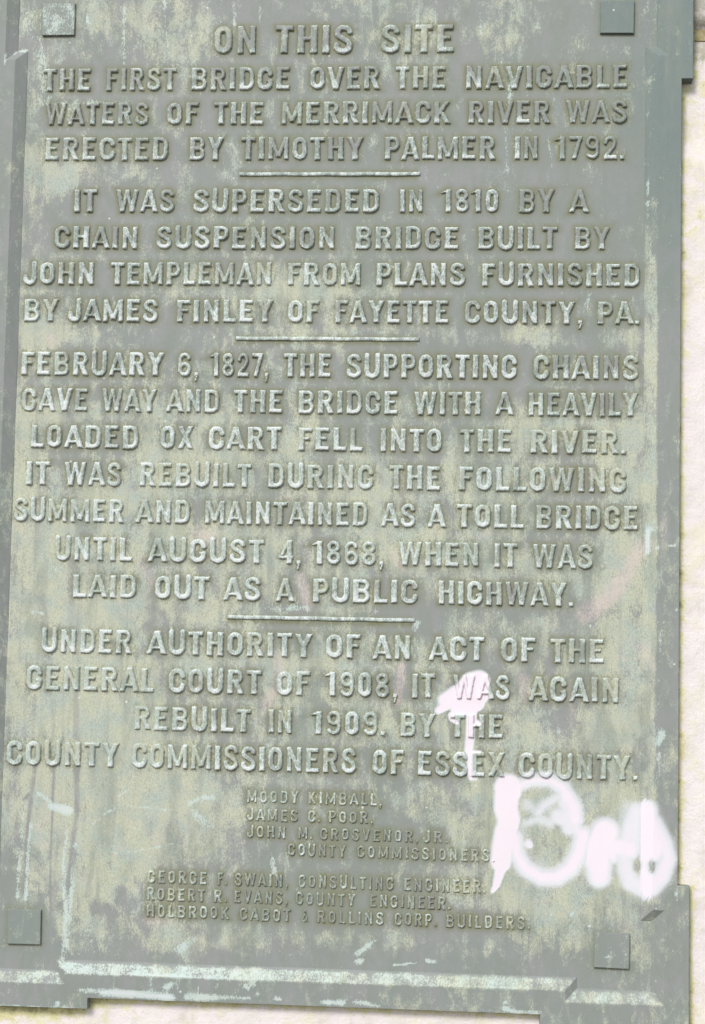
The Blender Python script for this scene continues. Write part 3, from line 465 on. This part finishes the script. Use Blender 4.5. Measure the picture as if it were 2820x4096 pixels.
for li, (zbl, cap, words) in enumerate(SHEET):
    small = cap < 20; cells = 20 if small else 34
    individual = li == 0 or 8 <= li <= 18
    for text, r0, a, r1, b in words:
        zmid = zbl + cap / 2
        xa, xb = x_on(r0, a + 1, zmid), x_on(r1, b - 4, zmid)
        G = .135 if not small else .26
        Ws = [glyph(c)[0] for c in text]
        gaps = [G + SIDE.get(text[i], (0, 0))[1] + SIDE.get(text[i + 1], (0, 0))[0] for i in range(len(text) - 1)]
        tot = sum(Ws) + sum(gaps); k = (xb - xa) / tot
        if li < 3: print(text, round(k / (cap / 1000), 3), end='; ')
        x = xa
        for i, c in enumerate(text):
            W, U, Vv, D, F = glyph_mesh(c, cells)
            H = cap / 1000 * random.uniform(.985, 1.015); rot = math.radians(random.gauss(0, .45)); dz = random.gauss(0, .00022)
            kk = k * random.uniform(.98, 1.015)
            lx = (U - W / 2) * kk; lz = (Vv - .5) * H
            # small irregularities of the casting
            wob = .00016 * (1 if not small else .8); ph = rng.uniform(0, 6.3, 4)
            lx = lx + wob * (np.sin(lz * 900 + ph[0]) + np.sin(lz * 2100 + ph[1]) * .6); lz = lz + wob * (np.sin(lx * 1000 + ph[2]) + np.sin(lx * 2300 + ph[3]) * .6)
            cx = x + W * k / 2; cz = zbl / 1000 + cap / 2000 + dz
            X = cx + lx * math.cos(rot) - lz * math.sin(rot); Zc = cz + lx * math.sin(rot) + lz * math.cos(rot)
            dm = D * cap / 1000
            hmax = (.0031 if not small else .0017) * random.uniform(.9, 1.08); dr = (.0015 if not small else .0009)
            hh = hmax * (sm(dm / dr) * .95 + .05 * np.clip(dm / .003, 0, 1)) - .0003 * (D <= 0)
            px, py = project(np.array([cx]), np.array([cz])); px = px[0]; py = py[0]
            cover = np.interp(py, [0, 500, 900, 1300, 2500, 3000, 3300, 4096], [.16, .26, .34, .42, .42, .36, .3, .14])
            cover -= np.clip((px - 1800) / 900, 0, 1) * (.22 if py < 2300 else .1)
            cover += random.uniform(-.14, .12)
            rimv = np.clip(1 - dm / (.0025 if not small else .0014), 0, 1)
            low = sm(1 - (Vv - .06) / random.uniform(.16, .45)) * (random.uniform(.25, .58) if py < 3200 else .12) + np.clip((Vv - .84) / .12, 0, 1) * random.uniform(.05, .3)
            R = cover + .08 + low + .24 * rimv * (D > 0) + np.zeros_like(U)
            R = R * np.clip(dm / .0007, 0, 1)
            foot = np.exp(-dm / (.0009 if not small else .0006))          # dirt plus painted olive shadow tone at the foot of each letter
            todo.append((c, individual, X, hh, Zc, R, F, foot))
            # distance map for the dirt and painted shade round the letters
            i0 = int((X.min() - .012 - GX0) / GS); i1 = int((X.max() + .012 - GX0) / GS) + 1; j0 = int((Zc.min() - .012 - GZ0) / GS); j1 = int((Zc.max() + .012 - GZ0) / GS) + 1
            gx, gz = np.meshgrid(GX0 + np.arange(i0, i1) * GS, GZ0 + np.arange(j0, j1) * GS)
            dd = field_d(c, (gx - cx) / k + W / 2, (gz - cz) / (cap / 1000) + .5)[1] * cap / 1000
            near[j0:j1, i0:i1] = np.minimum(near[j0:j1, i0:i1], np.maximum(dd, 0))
            x += W * k + (gaps[i] * k if i < len(gaps) else 0)
kinds = {'.': 'period', ',': 'comma'}
nind = 0
for c, individual, X, hh, Zc, R, F, foot in todo:
    if individual or c in '0123456789':
        nm = 'numeral' if c in '0123456789' else kinds.get(c, 'letter'); nind += nm == 'letter'
        ox, oz = X.mean(), Zc.min()
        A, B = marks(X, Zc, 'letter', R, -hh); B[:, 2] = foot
        o = mesh_obj(nm, np.stack([X - ox, -hh, Zc - oz], -1), F, BRONZE, plaque, A, B, angle=60)
        o.location = (ox, 0, oz)
    else:
        joined['V'].append(np.stack([X, -hh, Zc], -1)); joined['F'].append(F + nv); joined['R'].append(R); joined['G'].append(foot); nv += len(X)
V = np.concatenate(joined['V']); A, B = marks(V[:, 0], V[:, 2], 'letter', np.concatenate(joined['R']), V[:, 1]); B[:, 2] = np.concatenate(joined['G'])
o = mesh_obj('lettering', V, np.concatenate(joined['F']), BRONZE, plaque, A, B, angle=60); o['kind'] = 'stuff'
print('letters as parts', nind, 'all', len(todo))

# ------------------------------------------------------------------ divider bars between the paragraphs
for (p0, p1) in [((Z8('A', 1085, 789)), Z8('B', 305, 789)), (Z8('C', 1070, 740), Z8('D', 302, 745)), (Z8('G', 1030, 418), Z8('H', 283, 430))]:
    a = at(*p0); b = at(*p1); n = 140; xs = np.linspace(a[0], b[0], n); zc = (a[1] + b[1]) / 2 + .0002 * np.sin(xs * 120)
    prof = [(-.0023, -.0004), (-.0021, .0012), (-.0012, .0019), (.0012, .0019), (.0021, .0012), (.0023, -.0004)]
    V = [(x, -y, zc[i] + d) for i, x in enumerate(xs) for d, y in prof]; m_ = len(prof)
    F = [(i * m_ + j, (i + 1) * m_ + j, (i + 1) * m_ + j + 1, i * m_ + j + 1) for i in range(n - 1) for j in range(m_ - 1)]
    F += [tuple(range(m_)), tuple(range((n - 1) * m_ + m_ - 1, (n - 1) * m_ - 1, -1))]
    R = np.array([.62 + .1 * math.sin(i * .9) for i in range(n) for _ in prof])
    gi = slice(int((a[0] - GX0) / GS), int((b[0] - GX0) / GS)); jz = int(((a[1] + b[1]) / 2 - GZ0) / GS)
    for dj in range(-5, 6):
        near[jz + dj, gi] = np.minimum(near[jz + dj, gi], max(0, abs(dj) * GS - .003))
    marked('divider_bar', V, F, BRONZE, plaque, 'letter', R, angle=50)

# ------------------------------------------------------------------ square bolt covers in the four corners
def pillow(cx, cz, s, h, name, tilt, dn, bl):
    n = 14; g = np.linspace(-s / 2, s / 2, n); V = []; F = []
    g = np.sort(np.concatenate([g, [-s / 2 + .0006, s / 2 - .0006]])); n = len(g)
    for z_ in g:
        for x_ in g:
            e = min(s / 2 - abs(x_), s / 2 - abs(z_)); y = h - (.0006 if e < 1e-6 else 0) 
            V.append((cx + x_ + z_ * tilt, -y, cz + z_ - x_ * tilt))
    F = [(j * n + i, j * n + i + 1, (j + 1) * n + i + 1, (j + 1) * n + i) for j in range(n - 1) for i in range(n - 1)]
    ring = [i for i in range(n)] + [j * n + n - 1 for j in range(1, n)] + [(n - 1) * n + i for i in range(n - 2, -1, -1)] + [j * n for j in range(n - 2, 0, -1)]
    b0 = len(V); V += [(V[i][0], .001, V[i][2]) for i in ring]; k = len(ring)
    F += [(ring[(i + 1) % k], ring[i], b0 + i, b0 + (i + 1) % k) for i in range(k)]
    V = np.array(V); A, B = marks(V[:, 0], V[:, 2], 'frame', None, V[:, 1]); A[:, 1] *= dn; A[:, 2] = A[:, 2] * .6 + (.48 if dn > 1 else 0); B[:, 1] = bl
    o = mesh_obj(name, V, F, BRONZE, plaque, A, B, angle=35)
    return o
for (x_, z_, tl, dn, bl) in [(-.3592, .5782, 0, 1.3, 0), (.2945, .5755, 0.01, 0, 1), (-.3640, -.4772, -.01, .1, .3), (.2968, -.4815, 0.02, .25, .1)]:
    pillow(x_, z_, .0385, .0034, 'bolt_cover', tl, dn, bl)
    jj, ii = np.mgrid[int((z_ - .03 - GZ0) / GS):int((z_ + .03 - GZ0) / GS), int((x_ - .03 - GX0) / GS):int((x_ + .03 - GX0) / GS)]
    e_ = np.maximum(np.abs(GX0 + ii * GS - x_), np.abs(GZ0 + jj * GS - z_)) - .0193      # a thin line of dirt and painted shadow tint round each cover
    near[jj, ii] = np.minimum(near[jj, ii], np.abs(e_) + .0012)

# ------------------------------------------------------------------ field panel and stepped, bevelled frame
def ring(t):
    """stepped outline of the plaque offset outwards by t, counter-clockwise from the lower left ear"""
    return [(el - t, ezb - t), (sLx + t, ezb - t), (sLx + t, zb - t), (sRx - t, zb - t), (sRx - t, ezb - t), (er + t, ezb - t), (er + t, sB + t), (xr + t, sB + t),
            (xr + t, sT - t), (er + t, sT - t), (er + t, ezt + t), (sRx - t, ezt + t), (sRx - t, zt + t), (sLx + t, zt + t), (sLx + t, ezt + t), (el - t, ezt + t),
            (el - t, sT - t), (xl - t, sT - t), (xl - t, sB + t), (el - t, sB + t)]
def inside(poly, X, Z):
    c = np.zeros(X.shape, bool); n = len(poly)
    for i in range(n):
        (x0, z0), (x1, z1) = poly[i], poly[(i + 1) % n]
        if abs(x0 - x1) < 1e-9: c ^= ((Z > min(z0, z1)) & (Z < max(z0, z1)) & (X < x0))
    return c
def lines(keys, step):
    keys = sorted(set(round(k, 6) for k in keys)); out = []
    for a, b in zip(keys, keys[1:]):
        n = max(1, int(round((b - a) / step))); out += [a + (b - a) * i / n for i in range(n)]
    return np.array(out + [keys[-1]])
def sheet(polys_in, polys_out, step, y):
    """grid over the region inside polys_in[0] and outside polys_out"""
    pts = [p for pl in polys_in + polys_out for p in pl]
    xs = lines([p[0] for p in pts], step); zs = lines([p[1] for p in pts], step)
    xm = (xs[1:] + xs[:-1]) / 2; zm = (zs[1:] + zs[:-1]) / 2; XM, ZM = np.meshgrid(xm, zm)
    cell = inside(polys_in[0], XM, ZM)
    for pl in polys_out: cell &= ~inside(pl, XM, ZM)
    use = np.zeros((len(zs), len(xs)), bool); use[:-1, :-1] |= cell; use[1:, :-1] |= cell; use[:-1, 1:] |= cell; use[1:, 1:] |= cell
    idx = -np.ones(use.shape, int); idx[use] = np.arange(use.sum()); X, Z = np.meshgrid(xs, zs)
    j, i = np.nonzero(cell); F = np.stack([idx[j, i], idx[j, i + 1], idx[j + 1, i + 1], idx[j + 1, i]], -1)
    return np.stack([X[use], np.full(use.sum(), y), Z[use]], -1), F
BV, FO, RH, BK = .0127, .0392, .0080, .010
V, F = sheet([ring(0.0006)], [], .002, 0.0)
X, Z = V[:, 0], V[:, 2]
V[:, 1] = -.00018 * (np.sin(X * 37 + Z * 11) + np.sin(Z * 43 - X * 23 + 1)) + .0002
marked('field_panel', V, F, BRONZE, plaque, 'plate')
V, F = sheet([ring(FO)], [ring(BV)], .003, -RH)
VV = [V]; FF = F.tolist(); base = len(V)
def wall(profile, step=.004):
    """sweep a profile [(offset, y), ...] around the stepped outline"""
    global base
    R0 = [ring(t) for t, _ in profile]; m_ = len(profile); pts = []; cnt = []
    n = len(R0[0])
    for i in range(n):
        Ln = math.dist(R0[0][i], R0[0][(i + 1) % n]); k = max(1, int(Ln / step)); 
        for s_ in range(k):
            f = s_ / k
            for q_ in range(m_):
                a, b = R0[q_][i], R0[q_][(i + 1) % n]; pts.append((a[0] + (b[0] - a[0]) * f, profile[q_][1], a[1] + (b[1] - a[1]) * f))
        cnt.append(k)
    tot = sum(cnt); out = []
    for i in range(tot):
        j = (i + 1) % tot
        for q_ in range(m_ - 1): out.append((base + i * m_ + q_, base + j * m_ + q_, base + j * m_ + q_ + 1, base + i * m_ + q_ + 1))
    VV.append(np.array(pts)); base += len(pts); return out
FF += wall([(-.0012, .0016), (0, -.0004)] + [(BV * f, -.0004 - (RH - .0004) * f) for f in (.25, .5, .75, .95)] + [(BV, -RH)])
FF += wall([(FO, -RH), (FO + .0004, -RH + .0003), (FO + .0006, -RH + .001), (FO + .0008, 0), (FO + .0010, BK + .006)])
marked('frame', np.concatenate(VV), FF, BRONZE, plaque, 'frame', angle=22)

# ------------------------------------------------------------------ stone wall behind
wall_e = empty('stone_wall', (0, .01, -.9), 'pale cream and pinkish stone wall behind the bronze plaque, stained yellow along its edge', 'wall')
JZ = .5600
def block(z0, z1, x0, x1):
    xs = np.arange(x0, x1 + 1e-6, .006); zs = np.linspace(z0, z1, int((z1 - z0) / .006)); X, Z = np.meshgrid(xs, zs)
    e = np.minimum(np.minimum(X - x0, x1 - X), np.minimum(Z - z0, z1 - Z))
    near_ = np.where(Z > .42, .009, np.where(Z < -.45, np.where(X < -.25, .006, .0045), .0035)); k3 = np.ones(5) / 5
    for _ in range(3): near_ = np.apply_along_axis(lambda c_: np.convolve(np.pad(c_, 2, mode='edge'), k3, 'valid'), 0, near_)
    y = near_ + .0008 * (np.sin(X * 61 + Z * 23) * np.sin(Z * 47 - X * 19) + .6 * np.sin(X * 151 + 1) * np.sin(Z * 133)) + .009 * (1 - sm(e / .012))
    V = np.stack([X.ravel(), y.ravel(), Z.ravel()], -1); n = len(xs); mI = len(zs)
    jj, ii = np.meshgrid(np.arange(mI - 1), np.arange(n - 1), indexing='ij'); jj = jj.ravel(); ii = ii.ravel()
    F = np.stack([jj * n + ii, jj * n + ii + 1, (jj + 1) * n + ii + 1, (jj + 1) * n + ii], -1).tolist()
    ringi = list(range(n)) + [j * n + n - 1 for j in range(1, mI)] + [(mI - 1) * n + i for i in range(n - 2, -1, -1)] + [j * n for j in range(mI - 2, 0, -1)]
    b0 = len(V); V = np.vstack([V, [(V[i][0], .13, V[i][2]) for i in ringi]]); k = len(ringi)
    F += [(ringi[(i + 1) % k], ringi[i], b0 + i, b0 + (i + 1) % k) for i in range(k)] + [tuple(range(b0 + k - 1, b0 - 1, -1))]
    # lichen beside the plaque; below its ledge it also paints in olive shadow
    X, Z = V[:, 0], V[:, 2]; px, py = project(X, Z)
    dR = np.where((Z < .5) & (Z > -.41), X - .3698, X - .383); gr = .85 * np.exp(-np.maximum(dR, 0) / .006) * (X > .3)
    zz = np.where((X > -.29) & (X < .22), -.5555, -.568); db = np.maximum(zz - Z, 0); left = sm((900 - px) / 900)
    gr = np.maximum(gr, (.72 + .4 * left) * np.exp(-db / (.006 + .014 * left)) * (Z < -.5) * (X < .36))
    gr = np.maximum(gr, .42 * sm((700 - py) / 350) * (X > .3)); gr = np.maximum(gr, strokes(X, Z, [([(2745, 930), (2790, 900), (2800, 850)], 8, 8, 10, .7), ([(2735, 880), (2745, 940)], 8, 8, 8, .7), ([(2735, 1390), (2750, 1440)], 12, 12, 12, .5)]))
    gy = sm((420 - py) / 330) * (X > .3) * .8
    A = np.stack([gr, gy, gr * 0, gr * 0], -1)
    V[:, 1] -= wall_e.location.y; V[:, 2] -= wall_e.location.z
    return mesh_obj('stone_block', V, F, STONE, wall_e, A, angle=50)
block(-.90, JZ - .006, -.75, .75); block(JZ + .006, 1.0, -.75, .75)
n = 200; xs = np.linspace(-.75, .75, n); V = []; F = []
prof = [(-.0085, .030), (-.0065, BK + .0062), (0, BK + .0075), (.0065, BK + .0062), (.0085, .030)]
for i, x_ in enumerate(xs):
    for d, y_ in prof: V.append((x_, y_ + .0008 * math.sin(x_ * 300 + d * 900) - .01, JZ + d + .9))
for i in range(n - 1):
    for j in range(4): F.append((i * 5 + j, (i + 1) * 5 + j, (i + 1) * 5 + j + 1, i * 5 + j + 1))
mesh_obj('mortar_joint', V, F, MORTAR, wall_e, angle=50)
